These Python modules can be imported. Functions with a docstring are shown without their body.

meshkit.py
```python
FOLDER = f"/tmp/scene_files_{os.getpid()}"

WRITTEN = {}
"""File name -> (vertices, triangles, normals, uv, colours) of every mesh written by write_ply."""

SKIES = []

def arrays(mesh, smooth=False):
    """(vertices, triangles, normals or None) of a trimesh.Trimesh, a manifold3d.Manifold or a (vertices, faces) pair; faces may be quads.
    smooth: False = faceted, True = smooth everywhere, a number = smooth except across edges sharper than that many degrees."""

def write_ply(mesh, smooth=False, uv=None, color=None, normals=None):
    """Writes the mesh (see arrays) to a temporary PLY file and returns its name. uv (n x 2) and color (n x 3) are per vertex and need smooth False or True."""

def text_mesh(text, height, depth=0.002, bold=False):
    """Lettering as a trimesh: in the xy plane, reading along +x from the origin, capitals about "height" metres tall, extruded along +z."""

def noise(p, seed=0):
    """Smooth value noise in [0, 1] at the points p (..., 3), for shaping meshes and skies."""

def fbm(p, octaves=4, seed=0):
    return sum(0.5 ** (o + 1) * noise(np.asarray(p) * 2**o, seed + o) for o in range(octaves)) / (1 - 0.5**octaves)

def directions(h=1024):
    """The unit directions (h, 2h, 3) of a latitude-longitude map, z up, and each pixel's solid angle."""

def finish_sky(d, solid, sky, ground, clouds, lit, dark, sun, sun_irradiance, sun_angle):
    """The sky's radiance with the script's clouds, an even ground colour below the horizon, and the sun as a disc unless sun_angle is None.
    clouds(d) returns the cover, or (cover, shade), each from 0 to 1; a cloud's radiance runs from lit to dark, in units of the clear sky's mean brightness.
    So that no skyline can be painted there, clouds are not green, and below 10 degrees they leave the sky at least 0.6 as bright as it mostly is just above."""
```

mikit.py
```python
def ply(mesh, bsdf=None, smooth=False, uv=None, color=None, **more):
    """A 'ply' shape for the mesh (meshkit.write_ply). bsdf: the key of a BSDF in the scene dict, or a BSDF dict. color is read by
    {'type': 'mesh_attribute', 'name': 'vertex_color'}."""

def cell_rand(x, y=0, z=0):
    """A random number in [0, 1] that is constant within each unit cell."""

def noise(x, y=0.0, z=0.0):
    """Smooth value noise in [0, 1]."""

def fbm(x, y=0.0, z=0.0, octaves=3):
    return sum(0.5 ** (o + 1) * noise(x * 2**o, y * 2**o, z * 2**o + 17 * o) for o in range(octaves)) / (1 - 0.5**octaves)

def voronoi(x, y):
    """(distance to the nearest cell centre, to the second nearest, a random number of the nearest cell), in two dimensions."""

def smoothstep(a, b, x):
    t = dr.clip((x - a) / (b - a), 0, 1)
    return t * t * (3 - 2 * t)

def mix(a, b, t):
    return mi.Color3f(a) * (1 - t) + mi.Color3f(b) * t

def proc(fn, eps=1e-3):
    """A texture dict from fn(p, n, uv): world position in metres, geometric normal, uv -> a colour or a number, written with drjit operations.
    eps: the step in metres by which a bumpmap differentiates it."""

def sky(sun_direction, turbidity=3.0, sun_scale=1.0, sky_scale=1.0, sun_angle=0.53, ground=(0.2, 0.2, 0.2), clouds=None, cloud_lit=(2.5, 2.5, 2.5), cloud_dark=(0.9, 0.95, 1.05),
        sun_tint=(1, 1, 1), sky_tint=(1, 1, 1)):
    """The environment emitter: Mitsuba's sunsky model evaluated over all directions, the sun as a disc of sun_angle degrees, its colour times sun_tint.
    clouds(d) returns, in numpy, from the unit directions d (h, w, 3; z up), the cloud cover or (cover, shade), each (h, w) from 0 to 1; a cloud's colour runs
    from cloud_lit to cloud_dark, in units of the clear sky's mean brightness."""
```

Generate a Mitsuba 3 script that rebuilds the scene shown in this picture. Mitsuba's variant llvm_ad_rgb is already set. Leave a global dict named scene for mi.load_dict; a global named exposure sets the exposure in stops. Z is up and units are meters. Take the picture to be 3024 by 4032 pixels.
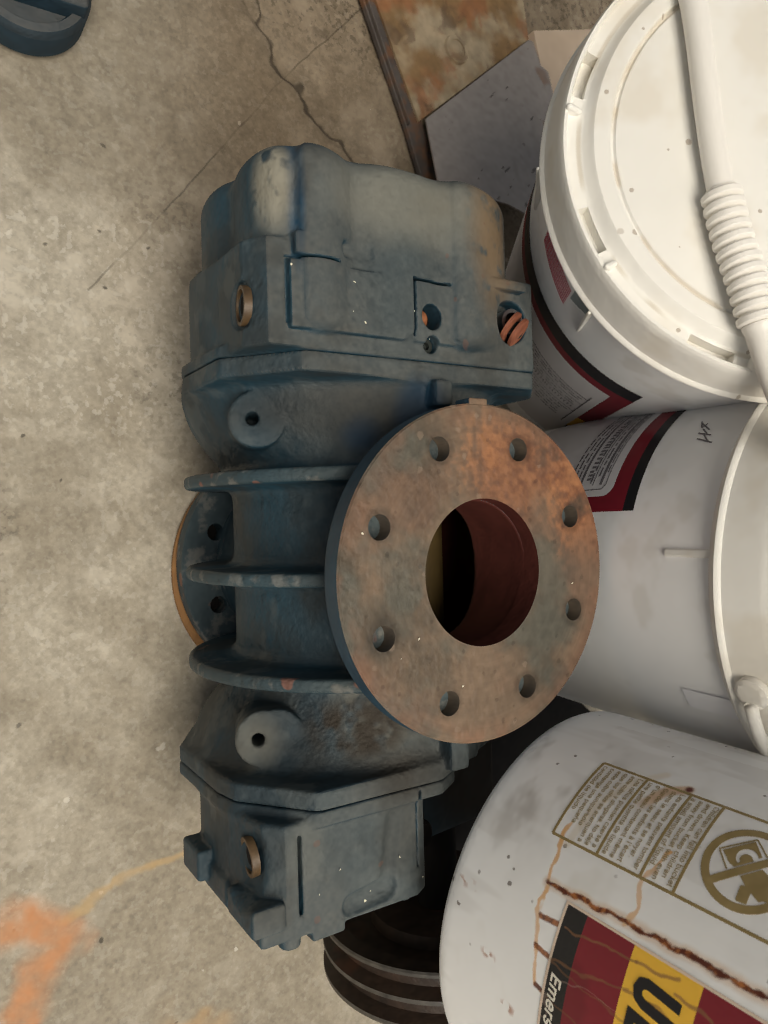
import math
import numpy as np
import drjit as dr
import mitsuba as mi
import trimesh
import manifold3d as m3
import shapely.geometry as sg
from scipy.ndimage import map_coordinates
import mikit
import meshkit
from mikit import proc, noise, fbm, voronoi, smoothstep, mix

T = mi.ScalarTransform4f
scene, labels = {}, {}

# ------------------------------------------------------------------ camera, light, exposure
PITCH, ROLL, EYE = math.radians(57.37), math.radians(1.6), np.array([0, 0, .675])
_f = np.array([0, math.cos(PITCH), -math.sin(PITCH)])
_u0, _r0 = np.array([0, math.sin(PITCH), math.cos(PITCH)]), np.array([1., 0, 0])
_r = math.cos(ROLL) * _r0 - math.sin(ROLL) * _u0
scene['camera'] = {
    'type': 'thinlens', 'fov': 54.87, 'fov_axis': 'x', 'near_clip': .01, 'far_clip': 60.0,
    'aperture_radius': .0011, 'focus_distance': .50,
    'to_world': T().look_at(origin=EYE.tolist(), target=(EYE + _f).tolist(), up=(-_r).tolist())}
exposure = 1.0


def lamp(pos, aim, w, h, rgb):
    return {'type': 'rectangle', 'to_world': T().look_at(origin=pos, target=aim, up=[0, 1, .3]).scale([w / 2, h / 2, 1]),
            'bsdf': {'type': 'diffuse', 'reflectance': {'type': 'rgb', 'value': [.8, .8, .8]}},
            'emitter': {'type': 'area', 'radiance': {'type': 'rgb', 'value': rgb}}}


scene['ceiling_lamp'] = lamp([.62, -.22, 2.15], [.10, .35, .1], 1.5, 1.0, [6.0, 5.55, 4.8])
labels['ceiling_lamp'] = {'label': 'large rectangular ceiling lamp above the floor, outside the picture', 'category': 'lamp'}
scene['room_light'] = {'type': 'constant', 'radiance': {'type': 'rgb', 'value': [.095, .101, .108]}}

# ------------------------------------------------------------------ helpers


def rng(s):
    return np.random.default_rng(s)


def frame(n):
    n = np.array(n, float) / np.linalg.norm(n)
    x = np.array([1, 0, 0]) - n * n[0]
    x /= np.linalg.norm(x)
    return np.stack([x, np.cross(n, x), n], 1)


def put(key, mesh, bsdf, smooth=35, M=None, c=None):
    """One entry of the scene; M, c place a mesh given in a thing's own coordinates."""
    n, k = 1, key
    while k in scene:
        k = f'{key}_{n:03d}'
        n += 1
    if hasattr(mesh, 'to_mesh'):
        q = mesh.to_mesh()
        mesh = trimesh.Trimesh(q.vert_properties[:, :3], q.tri_verts, process=False)
    if M is not None:
        mesh = trimesh.Trimesh(np.asarray(mesh.vertices) @ M.T + c, mesh.faces, process=False)
    scene[k] = mikit.ply(mesh, bsdf, smooth=smooth)
    return k


def thing(key, label, category, group=None):
    labels[key] = {'label': label, 'category': category}
    if group:
        labels[key]['group'] = group


def lathe(profile, n=160, close=False):
    """(r, z) points revolved about z."""
    return trimesh.creation.revolve(np.array(profile, float), sections=n)


def man(mesh):
    mesh.merge_vertices()
    return m3.Manifold(m3.Mesh(np.asarray(mesh.vertices, np.float32), np.asarray(mesh.faces, np.uint32)))


def cyl(p0, p1, r, n=48, r2=None):
    """A cylinder (or cone) between two points, as a manifold."""
    p0, p1 = np.array(p0, float), np.array(p1, float)
    L = np.linalg.norm(p1 - p0)
    F = frame_z((p1 - p0) / L)
    A = np.hstack([F, p0[:, None]])
    return m3.Manifold.cylinder(L, r, r if r2 is None else r2, n).transform(A.tolist() if False else A)


def frame_z(z):
    a = np.array([1., 0, 0]) if abs(z[0]) < .9 else np.array([0, 1., 0])
    x = np.cross(a, z)
    x /= np.linalg.norm(x)
    return np.stack([x, np.cross(z, x), z], 1)


def rbox(x0, x1, y0, y1, z0, z1, b=.002):
    pts = []
    for sx in (x0 + b, x1 - b):
        for sy in (y0 + b, y1 - b):
            for sz in (z0 + b, z1 - b):
                pts.append(m3.Manifold.sphere(b, 12).translate([sx, sy, sz]))
    return m3.Manifold.batch_hull(pts)


def tube_mesh(pts, radii, n=20):
    pts = np.asarray(pts, float)
    radii = np.broadcast_to(radii, len(pts))
    tan = np.gradient(pts, axis=0)
    tan /= np.linalg.norm(tan, axis=1, keepdims=True)
    a = np.array([0, 0, 1.]) if abs(tan[0][2]) < .9 else np.array([1., 0, 0])
    rings, ang = [], np.linspace(0, 2 * np.pi, n, endpoint=False)
    for p, t, r in zip(pts, tan, radii):
        x = a - t * (a @ t)
        x /= np.linalg.norm(x)
        a = x
        y = np.cross(t, x)
        rings.append(p + r * (np.outer(np.cos(ang), x) + np.outer(np.sin(ang), y)))
    v, f, m = np.vstack(rings + [pts[:1], pts[-1:]]), [], len(pts)
    i = np.arange(n)
    j = (i + 1) % n
    for k in range(m - 1):
        a0, b0 = k * n, (k + 1) * n
        f += [np.stack([a0 + i, a0 + j, b0 + j], 1), np.stack([a0 + i, b0 + j, b0 + i], 1)]
    f += [np.stack([j, i, i * 0 + m * n], 1), np.stack([(m - 1) * n + i, (m - 1) * n + j, i * 0 + m * n + 1], 1)]
    return trimesh.Trimesh(v, np.vstack(f), process=False)


# signed distance fields on a grid, for the castings --------------------------------------------
class Field:
    def __init__(self, lo, hi, h):
        self.lo, self.h = np.array(lo, float), h
        self.n = np.ceil((np.array(hi) - self.lo) / h).astype(int) + 1
        ax = [(self.lo[k] + h * np.arange(self.n[k])).astype(np.float32) for k in range(3)]
        self.x, self.y, self.z = ax[0][:, None, None], ax[1][None, :, None], ax[2][None, None, :]

    def poly2(self, pts, a, b, r=0.0):
        """2-d signed distance of a polygon on the plane of the axes a, b (arrays), rounded by r."""
        p = np.array(sg.Polygon(pts).buffer(-r).exterior.coords)[:-1] if r else np.array(pts, float)
        A, B = np.broadcast_arrays(a, b)
        d = np.full(A.shape, 1e9, np.float32)
        inside = np.zeros(A.shape, bool)
        for (x0, y0), (x1, y1) in zip(p, np.roll(p, -1, 0)):
            ex, ey = x1 - x0, y1 - y0
            t = np.clip(((A - x0) * ex + (B - y0) * ey) / (ex * ex + ey * ey + 1e-18), 0, 1)
            d = np.minimum(d, (A - x0 - t * ex) ** 2 + (B - y0 - t * ey) ** 2)
            if abs(ey) > 1e-12:
                inside ^= ((B >= min(y0, y1)) & (B < max(y0, y1))) & (A < x0 + (B - y0) / ey * ex)
        return np.where(inside, -1, 1) * np.sqrt(d) - r

    def ext(self, d2, c, half, r):
        """extrude a 2-d distance along coordinate c (array minus centre) with rounded ends"""
        w0, w1 = d2 + r, np.abs(c) - (half - r)
        return np.sqrt(np.maximum(w0, 0) ** 2 + np.maximum(w1, 0) ** 2) + np.minimum(np.maximum(w0, w1), 0) - r

    def prism_x(self, pts, x0, x1, r=.002, rp=0.0):
        return self.ext(self.poly2(pts, self.y, self.z, rp), self.x - (x0 + x1) / 2, (x1 - x0) / 2, r)

    def prism_z(self, pts, z0, z1, r=.002, rp=0.0):
        return self.ext(self.poly2(pts, self.x, self.y, rp), self.z - (z0 + z1) / 2, (z1 - z0) / 2, r)

    def box(self, x0, x1, y0, y1, z0, z1, r=.002):
        q = [np.abs(a - (p + s) / 2) - (s - p) / 2 + r for a, p, s in ((self.x, x0, x1), (self.y, y0, y1), (self.z, z0, z1))]
        o = np.sqrt(sum(np.maximum(k, 0) ** 2 for k in q))
        return o + np.minimum(np.maximum(np.maximum(q[0], q[1]), q[2]), 0) - r

    def cap(self, p, q, r0, r1=None):
        """round cone / capsule"""
        p, q = np.array(p, float), np.array(q, float)
        d = q - p
        t = np.clip(((self.x - p[0]) * d[0] + (self.y - p[1]) * d[1] + (self.z - p[2]) * d[2]) / (d @ d), 0, 1)
        e = np.sqrt((self.x - p[0] - t * d[0]) ** 2 + (self.y - p[1] - t * d[1]) ** 2 + (self.z - p[2] - t * d[2]) ** 2)
        return e - (r0 + ((r0 if r1 is None else r1) - r0) * t)

    def rod(self, p, q, r, e=.0015):
        """flat-ended cylinder"""
        p, q = np.array(p, float), np.array(q, float)
        L = np.linalg.norm(q - p)
        d = (q - p) / L
        s = (self.x - p[0]) * d[0] + (self.y - p[1]) * d[1] + (self.z - p[2]) * d[2]
        rad = np.sqrt(np.maximum((self.x - p[0]) ** 2 + (self.y - p[1]) ** 2 + (self.z - p[2]) ** 2 - s * s, 0))
        return self.ext(rad - r, s - L / 2, L / 2, e)

    def mesh(self, F):
        """naive surface nets with a few Newton steps, vertex normals from the field; returns v, f, n"""
        F = np.broadcast_to(F, self.n).astype(np.float32)
        s = F < 0
        c = np.zeros(np.array(F.shape) - 1, np.int8)
        for i in (0, 1):
            for j in (0, 1):
                for k in (0, 1):
                    c += s[i:F.shape[0] - 1 + i, j:F.shape[1] - 1 + j, k:F.shape[2] - 1 + k]
        act = (c > 0) & (c < 8)
        idx = -np.ones(act.shape, np.int64)
        cells = np.argwhere(act)
        idx[act] = np.arange(len(cells))
        acc, cnt = np.zeros((len(cells), 3)), np.zeros((len(cells), 1))
        cor = [(i, j, k) for i in (0, 1) for j in (0, 1) for k in (0, 1)]
        val = {o: F[tuple((cells + o).T)] for o in cor}
        for a in cor:
            for ax in range(3):
                if a[ax] == 0:
                    b = tuple(a[q] + (q == ax) for q in range(3))
                    va, vb = val[a], val[b]
                    m = (va < 0) != (vb < 0)
                    t = np.where(m, va / np.where(m, va - vb, 1), 0)
                    pt = np.array(a, float) + np.outer(t, np.array(b) - np.array(a))
                    acc += pt * m[:, None]
                    cnt += m[:, None]
        v = cells + acc / cnt
        quads = []
        for ax in range(3):
            sl0, sl1 = [slice(None)] * 3, [slice(None)] * 3
            sl0[ax], sl1[ax] = slice(0, -1), slice(1, None)
            cross = s[tuple(sl0)] != s[tuple(sl1)]
            e = np.argwhere(cross)
            u, w = (ax + 1) % 3, (ax + 2) % 3
            ok = (e[:, u] > 0) & (e[:, w] > 0) & (e[:, u] < F.shape[u] - 1) & (e[:, w] < F.shape[w] - 1)
            e = e[ok]
            first = s[tuple(e.T)]

            def cell(du, dw):
                q = e.copy()
                q[:, u] -= du
                q[:, w] -= dw
                return idx[tuple(q.T)]
            q = np.stack([cell(1, 1), cell(0, 1), cell(0, 0), cell(1, 0)], 1)
            q[~first] = q[~first][:, ::-1]
            quads.append(q)
        q = np.vstack(quads)
        g = [np.gradient(F, axis=k) for k in range(3)]

        def samp(A, P):
            return map_coordinates(A, P.T, order=1, mode='nearest')
        for _ in range(3):
            gr = np.stack([samp(k, v) for k in g], 1)
            step = (samp(F, v) / np.maximum((gr ** 2).sum(1), 1e-12))[:, None] * gr
            v = v - np.clip(step, -.5, .5) * .9
        gr = np.stack([samp(k, v) for k in g], 1)
        nn = gr / np.maximum(np.linalg.norm(gr, axis=1, keepdims=True), 1e-9)
        f = np.vstack([q[:, [0, 1, 2]], q[:, [0, 2, 3]]])
        return self.lo + v * self.h, f, nn


def smin(a, b, k):
    h = np.clip(.5 + .5 * (b - a) / k, 0, 1)
    return b + (a - b) * h - k * h * (1 - h)


def smax(a, b, k):
    return -smin(-a, -b, k)


def put_vfn(key, v, f, nn, bsdf, flip=None):
    used = np.unique(f)
    re = np.zeros(len(v), int)
    re[used] = np.arange(len(used))
    n, k = 1, key
    while k in scene:
        k = f'{key}_{n:03d}'
        n += 1
    path = meshkit.write_ply((v[used], re[f]), normals=nn[used])
    scene[k] = {'type': 'ply', 'filename': path, 'face_normals': False, 'bsdf': {'type': 'ref', 'id': bsdf}}
    return k


# ------------------------------------------------------------------ materials


def blob(p, c, r, soft=.5):
    d = dr.sqrt(dr.square((p.x - c[0]) / r[0]) + dr.square((p.y - c[1]) / r[1]) + dr.square((p.z - c[2]) / r[2]))
    return smoothstep(1 + soft, 1 - soft, d)


def seg(u, v, x0, y0, x1, y1):
    ex, ey = x1 - x0, y1 - y0
    t = dr.clip(((u - x0) * ex + (v - y0) * ey) / (ex * ex + ey * ey), 0, 1)
    return dr.sqrt(dr.square(u - x0 - t * ex) + dr.square(v - y0 - t * ey))


def path_d(u, v, pts):
    d = mi.Float(9)
    for a, b in zip(pts[:-1], pts[1:]):
        d = dr.minimum(d, seg(u, v, a[0], a[1], b[0], b[1]))
    return d


def rgb(*v):
    return {'type': 'rgb', 'value': list(v)}


def bsdf(name, color, rough=.6, bump=None, scale=.0006, spec=.4, metallic=0.0, eps=6e-4, **more):
    d = {'type': 'principled', 'base_color': proc(color) if callable(color) else rgb(*color),
         'roughness': proc(rough) if callable(rough) else rough, 'specular': spec, 'metallic': metallic, **more}
    if bump is not None:
        d = {'type': 'bumpmap', 'arbitrary': proc(bump, eps), 'scale': scale, 'bsdf': d}
    scene[name] = {'type': 'twosided', 'bsdf': d}


CRACK = [(-.60, .235), (-.5061, .2927), (-.478, .309), (-.4446, .3306), (-.425, .352), (-.4072, .3663), (-.392, .388), (-.3802, .4042), (-.345, .437)]
SCRATCH = [(-.60, .475), (-.5552, .433), (-.4446, .3306), (-.33, .242), (-.2374, .1663), (-.20, .135)]


def floor_color(p, n, uv):
    u, v = p.x, p.y
    w1, w2 = noise(u * 60, v * 60, 1.0) - .5, noise(u * 60 + 9, v * 60, 5.0) - .5
    us, vs = u + .010 * w1, v + .010 * w2
    big = fbm(us * 5 + 3, vs * 5, 1.0, 4)
    med = fbm(us * 26, vs * 26, 4.0, 5)
    fine = fbm(u * 210, v * 210, 2.0, 3)
    c = mix((.285, .247, .188), (.430, .388, .312), smoothstep(.34, .66, .65 * big + .35 * med))
    fine2 = fbm(u * 420, v * 420, 6.0, 3)
    c = c * (.84 + .32 * fine) * (.86 + .28 * fine2)
    pale = smoothstep(.50, .78, fbm(us * 40 + 9, vs * 40, 7.0, 5)) * (.2 + .5 * smoothstep(.4, .6, big))
    c = mix(c, (.56, .51, .42), pale)
    rough = smoothstep(.40, .58, fbm(u * 5 + 8, v * 5 + 4, 2.0, 2))
    dark = smoothstep(.54, .78, fbm(us * 70, vs * 70 + 31, 5.0, 5)) * (.2 + .8 * rough)
    c = c * (1 - .30 * dark)
    grit = smoothstep(.56, .70, fbm(u * 230, v * 230, 3.0, 3)) * (.25 + .75 * rough)
    c = c * (1 - .36 * grit)
    grit2 = smoothstep(.60, .72, fbm(u * 190 + 7, v * 190, 8.0, 3)) * (.3 + .7 * smoothstep(.45, .6, big))
    c = mix(c, (.58, .545, .47), grit2 * .45)
    f1, f2, w = voronoi(us * 24 + 5, vs * 24)
    pit = smoothstep(.060, .02, f1 + .06 * (fine - .5)) * smoothstep(.93, .95, w)
    c = c * (1 - .6 * pit)
    f1, f2, w = voronoi(us * 34 + 50, vs * 34)
    speck = smoothstep(.09, .04, f1 + .22 * (fine - .5)) * smoothstep(.93, .95, w)
    c = mix(c, (.64, .60, .52), speck * .6)
    # brown, darker tint on the side towards the rusty plates
    br = smoothstep(.10, -.34, u) * smoothstep(.10, .30, v + .06 * (big - .5))
    c = mix(c, c * mi.Color3f(.62, .53, .45), br * .9)
    wob = (fbm(u * 40, v * 40, 8.0, 2) - .5) * .022
    d = path_d(u + wob, v - wob, CRACK)
    c = c * (1 - .60 * smoothstep(.0034, .0006, d + .002 * (fine - .5)))
    c = c * (1 - .16 * smoothstep(.03, .0, d))
    d2 = path_d(u + wob * .25, v, SCRATCH)
    c = c * (1 - .40 * smoothstep(.0013, .0003, d2) * (.4 + .6 * smoothstep(.36, .5, fbm(u * 30, v * 30, 11.0, 2))))
    # orange rust and spray stains
    st = path_d(u + wob, v + wob * .7, [(.305, .215), (.3128, .1965), (.3139, .1634), (.3131, .1397), (.3214, .1204), (.334, .098)])
    line = smoothstep(.0070, .0010, st + .004 * (fine - .5)) * (.30 + .5 * fbm(u * 45, v * 45, 3.0, 3))
    c = mix(c, (.47, .32, .15), line)
    big2 = path_d(u + wob, v + wob, [(.330, .055), (.333, .078), (.353, .100), (.362, .093), (.39, .078), (.44, .06)])
    bl = smoothstep(.026, .002, big2 + .012 * (fbm(u * 70, v * 70, 9.0, 4) - .5)) * (.45 + .65 * fbm(u * 90, v * 90, 6.0, 4))
    c = mix(c, (.50, .235, .11), bl)
    b3 = blob(p, (.46, .215, 0), (.05, .03, 1), .6) * smoothstep(.35, .6, fbm(u * 25, v * 25, 2.0, 3))
    c = mix(c, (.42, .27, .13), b3 * .6)
    return c


def floor_bump(p, n, uv):
    return fbm(p.x * 90, p.y * 90, 1.0, 4) + .35 * fbm(p.x * 420, p.y * 420, 1.0, 2)


bsdf('floor_concrete', floor_color, .82, floor_bump, .0022, spec=.25)

ANG = np.radians(22.5 + 45 * np.arange(8))
BLUE, DUST, CREAM, OIL_SHADE = (.020, .052, .105), (.130, .138, .130), (.47, .43, .33), (.030, .022, .014)


def paint_color(p, n, uv):
    big = fbm(p.x * 14, p.y * 14, p.z * 14, 3)
    fine = fbm(p.x * 120, p.y * 120, p.z * 120, 3)
    blue = mix((.011, .029, .043), (.013, .049, .076), smoothstep(.35, .7, big))
    fine2 = fbm(p.x * 330, p.y * 330, p.z * 330, 3)
    up = smoothstep(.45, .97, n.z) * smoothstep(.205, .262, p.z + .06 * (big - .5))
    c = mix(blue, mix((.058, .082, .092), (.098, .106, .102), smoothstep(.25, .6, big)), up * (.60 + .45 * fine) * (.75 + .5 * fine2))
    c = mix(c, (.08, .088, .086), (.05 + .22 * smoothstep(.2, .8, n.z)) * (.4 + 1.0 * fine2))
    c = c * (.86 + .28 * fine2)
    clean = dr.maximum(blob(p, (-.055, .262, .215), (.012, .012, .05), .5), dr.maximum(blob(p, (-.070, .297, .24), (.022, .016, .05), .4), blob(p, (-.20, .205, .262), (.04, .004, .012), .6)))
    c = mix(c, (.008, .055, .115), clean * .8)
    grime = smoothstep(.48, .66, fbm(p.x * 22 + 11, p.y * 22, p.z * 22, 4))
    c = mix(c, (.035, .030, .022), grime * .38)
    # grey primer and cream dust where the paint is worn
    worn = smoothstep(.58, .70, fbm(p.x * 40 + 7, p.y * 40, p.z * 40, 5))
    c = mix(c, (.14, .155, .150), worn * .22)
    rr = dr.sqrt(dr.square(p.y - .3135) + dr.square(p.z - .150))
    rimw = smoothstep(.1355, .1395, rr) * smoothstep(-.045, -.035, p.x) * smoothstep(.13, .12, p.x)
    c = mix(c, mix((.055, .085, .095), (.26, .25, .22), smoothstep(.56, .74, fbm(p.x * 95, p.y * 95, p.z * 95, 5))), rimw * .42)
    c = mix(c, (.26, .10, .06), rimw * .7 * smoothstep(.71, .76, fbm(p.x * 55 + 4, p.y * 55, p.z * 55, 3)) * .8)
    cream = blob(p, (-.205, .192, .256), (.026, .012, .016), .5) * smoothstep(.3, .6, fine + .1)
    cream = dr.maximum(cream, .55 * blob(p, (-.208, .287, .268), (.026, .055, .02), .6))
    cream = dr.maximum(cream, .5 * blob(p, (.128, .27, .25), (.03, .03, .03), .6) * smoothstep(.4, .6, fine))
    cream = dr.maximum(cream, .26 * blob(p, (.152, .195, .2), (.02, .022, .01), .5) )
    cream = dr.maximum(cream, .16 * blob(p, (.21, .203, .256), (.02, .012, .01), .5))
    c = mix(c, CREAM, cream * .52)
    rust = blob(p, (-.200, .360, .268), (.050, .022, .04), .7)
    c = mix(c, (.28, .17, .075), rust * .55 * smoothstep(.25, .55, fine + .05))
    oil_shade = blob(p, (.148, .258, .225), (.020, .030, .07), .4) * smoothstep(.22, .45, fbm(p.x * 60, p.y * 60, p.z * 60, 3))
    oil_shade = dr.maximum(oil_shade, .8 * blob(p, (.178, .285, .22), (.02, .045, .06), .5))  # shade below the drive end plate, put into the paint colour
    oil_shade = dr.maximum(oil_shade, blob(p, (.205, .405, .13), (.075, .072, .11), .25))  # painted shade: blackens the gap on the far side of the drive cover
    oil_shade = dr.maximum(oil_shade, .55 * blob(p, (-.07, .25, .23), (.02, .07, .06), .6))  # darker between the gear end plate and the neck
    c = mix(c, OIL_SHADE, oil_shade * .95)
    f1, f2, w = voronoi(p.x * 46 + p.z * 9, p.y * 46 + p.z * 38)
    chip = smoothstep(.11, .06, f1 + .25 * (fine - .5)) * smoothstep(.93, .95, w)
    c = mix(c, (.16, .075, .05), chip * .35)
    return c * .80


def paint_rough(p, n, uv):
    return .40 + .32 * smoothstep(.2, .9, n.z) + .15 * fbm(p.x * 60, p.y * 60, p.z * 60, 2)


def cast_bump(p, n, uv):
    return fbm(p.x * 150, p.y * 150, p.z * 150, 3) + .5 * fbm(p.x * 500, p.y * 500, p.z * 500, 2)


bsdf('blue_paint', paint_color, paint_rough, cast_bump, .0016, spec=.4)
bsdf('dusty_blue', lambda p, n, uv: mix(mix((.012, .024, .034), (.018, .045, .07), fbm(p.x * 40, p.y * 40, p.z * 40, 3)), (.12, .11, .095), smoothstep(.3, .9, n.z) * (.25 + .4 * fbm(p.x * 90, p.y * 90, 1.0, 4))), .7, cast_bump, .0012)


def rust_face(p, n, uv):
    med = fbm(p.x * 30, p.y * 30, p.z * 30, 5)
    fine = fbm(p.x * 230, p.y * 230, p.z * 230, 4)
    c = mix((.088, .070, .050), (.180, .125, .084), smoothstep(.32, .66, med))
    c = mix(c, (.098, .095, .076), smoothstep(.48, .66, fbm(p.x * 24 + 5, p.y * 24, 3.0, 5)) * .8)
    rr = dr.sqrt(dr.square(p.x - .042) + dr.square(p.y - .3145))
    o = path_d(p.x + (med - .5) * .06, p.y + (fine - .5) * .03, [(-.022, .335), (-.030, .375), (-.026, .40), (.010, .405)])
    o = smoothstep(.050, .008, o) * smoothstep(.26, .56, med + .16 * fine - .0)
    c = mix(c, mix((.20, .070, .034), (.36, .150, .062), smoothstep(.3, .7, .5 * fine + .5 * med)), o * .85)
    o2 = smoothstep(.50, .66, fbm(p.x * 17 + 3, p.y * 17, 6.0, 5))
    c = mix(c, (.17, .088, .055), o2 * .40)
    edge = smoothstep(.094, .110, rr + .012 * (med - .5))
    c = mix(c, (.22, .105, .06), edge * .45 * smoothstep(.40, .62, fbm(p.x * 40, p.y * 40, 2.0, 4)))
    hole = mi.Float(9)
    for a in ANG:
        hole = dr.minimum(hole, dr.sqrt(dr.square(p.x - .041 - .0866 * math.sin(a)) + dr.square(p.y - .3145 - .0866 * math.cos(a))))
    c = c * (1 - .35 * smoothstep(.0135, .0085, hole + .004 * (med - .5)))
    c = c * (.76 + .48 * fine)
    ring = fbm(rr * 700, dr.atan2(p.x - .042, p.y - .3145) * 2, 1.0, 2)
    c = c * (.92 + .16 * ring)
    f1, f2, w = voronoi(p.x * 85, p.y * 85)
    fl = smoothstep(.20, .08, f1 + .45 * (fine - .5)) * smoothstep(.88, .92, w)
    c = mix(c, (.30, .22, .16), fl * .40)
    f1, f2, w = voronoi(p.x * 120 + 9, p.y * 120)
    pit = smoothstep(.22, .10, f1 + .35 * (fine - .5)) * smoothstep(.86, .90, w)
    return c * (1 - .25 * pit) * .78


def pit_bump(p, n, uv):
    return fbm(p.x * 110, p.y * 110, p.z * 110, 3) + .8 * fbm(p.x * 420, p.y * 420, p.z * 420, 3)


bsdf('flange_face', rust_face, .66, pit_bump, .0015, spec=.4)


def flange_side(p, n, uv):
    c = paint_color(p, n, uv)
    return mix(c, (.035, .075, .115), .6)


bsdf('flange_paint', lambda p, n, uv: mix((.014, .030, .048), (.022, .055, .085), fbm(p.x * 60, p.y * 60, p.z * 60, 3)), .5, cast_bump, .0006)
bsdf('hole_rust', lambda p, n, uv: mix((.035, .034, .032), (.15, .11, .075), fbm(p.x * 90, p.y * 90, p.z * 90, 3)), .7)
bsdf('red_primer', lambda p, n, uv: mix((.040, .009, .007), (.075, .019, .014), fbm(p.x * 50, p.y * 50, p.z * 50, 3)), .55, cast_bump, .0005)
bsdf('rotor_brown', lambda p, n, uv: mix((.045, .030, .010), (.085, .056, .020), fbm(p.x * 40, p.y * 40, p.z * 40, 3)), .5)
bsdf('brass', lambda p, n, uv: mix((.035, .022, .012), (.115, .070, .032), fbm(p.x * 160, p.y * 160, p.z * 160, 3)), .45, spec=.5)
bsdf('rust_orange', lambda p, n, uv: mix((.12, .038, .02), (.38, .15, .06), fbm(p.x * 160, p.y * 160, p.z * 160, 3)), .75, cast_bump, .0008)
bsdf('orange_plastic', lambda p, n, uv: mix((.13, .042, .025), (.30, .11, .062), fbm(p.x * 120, p.y * 120, p.z * 120, 2)), .45)
bsdf('gasket_orange', lambda p, n, uv: mix((.16, .075, .028), (.33, .165, .055), fbm(p.x * 90, p.y * 90, p.z * 90, 3)), .7)
bsdf('dark_socket', (.016, .020, .018), .5)
bsdf('chrome', (.62, .62, .62), .25, metallic=1.0)
bsdf('black_iron', lambda p, n, uv: mix((.006, .006, .006), (.014, .012, .011), fbm(p.x * 90, p.y * 90, p.z * 90, 2)), .85, spec=.15)


def pulley_color(p, n, uv):
    c = mix((.012, .009, .007), (.045, .026, .017), fbm(p.x * 110, p.y * 110, p.z * 110, 3))
    return mix(c, (.070, .028, .015), smoothstep(.55, .72, fbm(p.x * 35, p.y * 35, p.z * 35, 3)) * .7)


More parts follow.
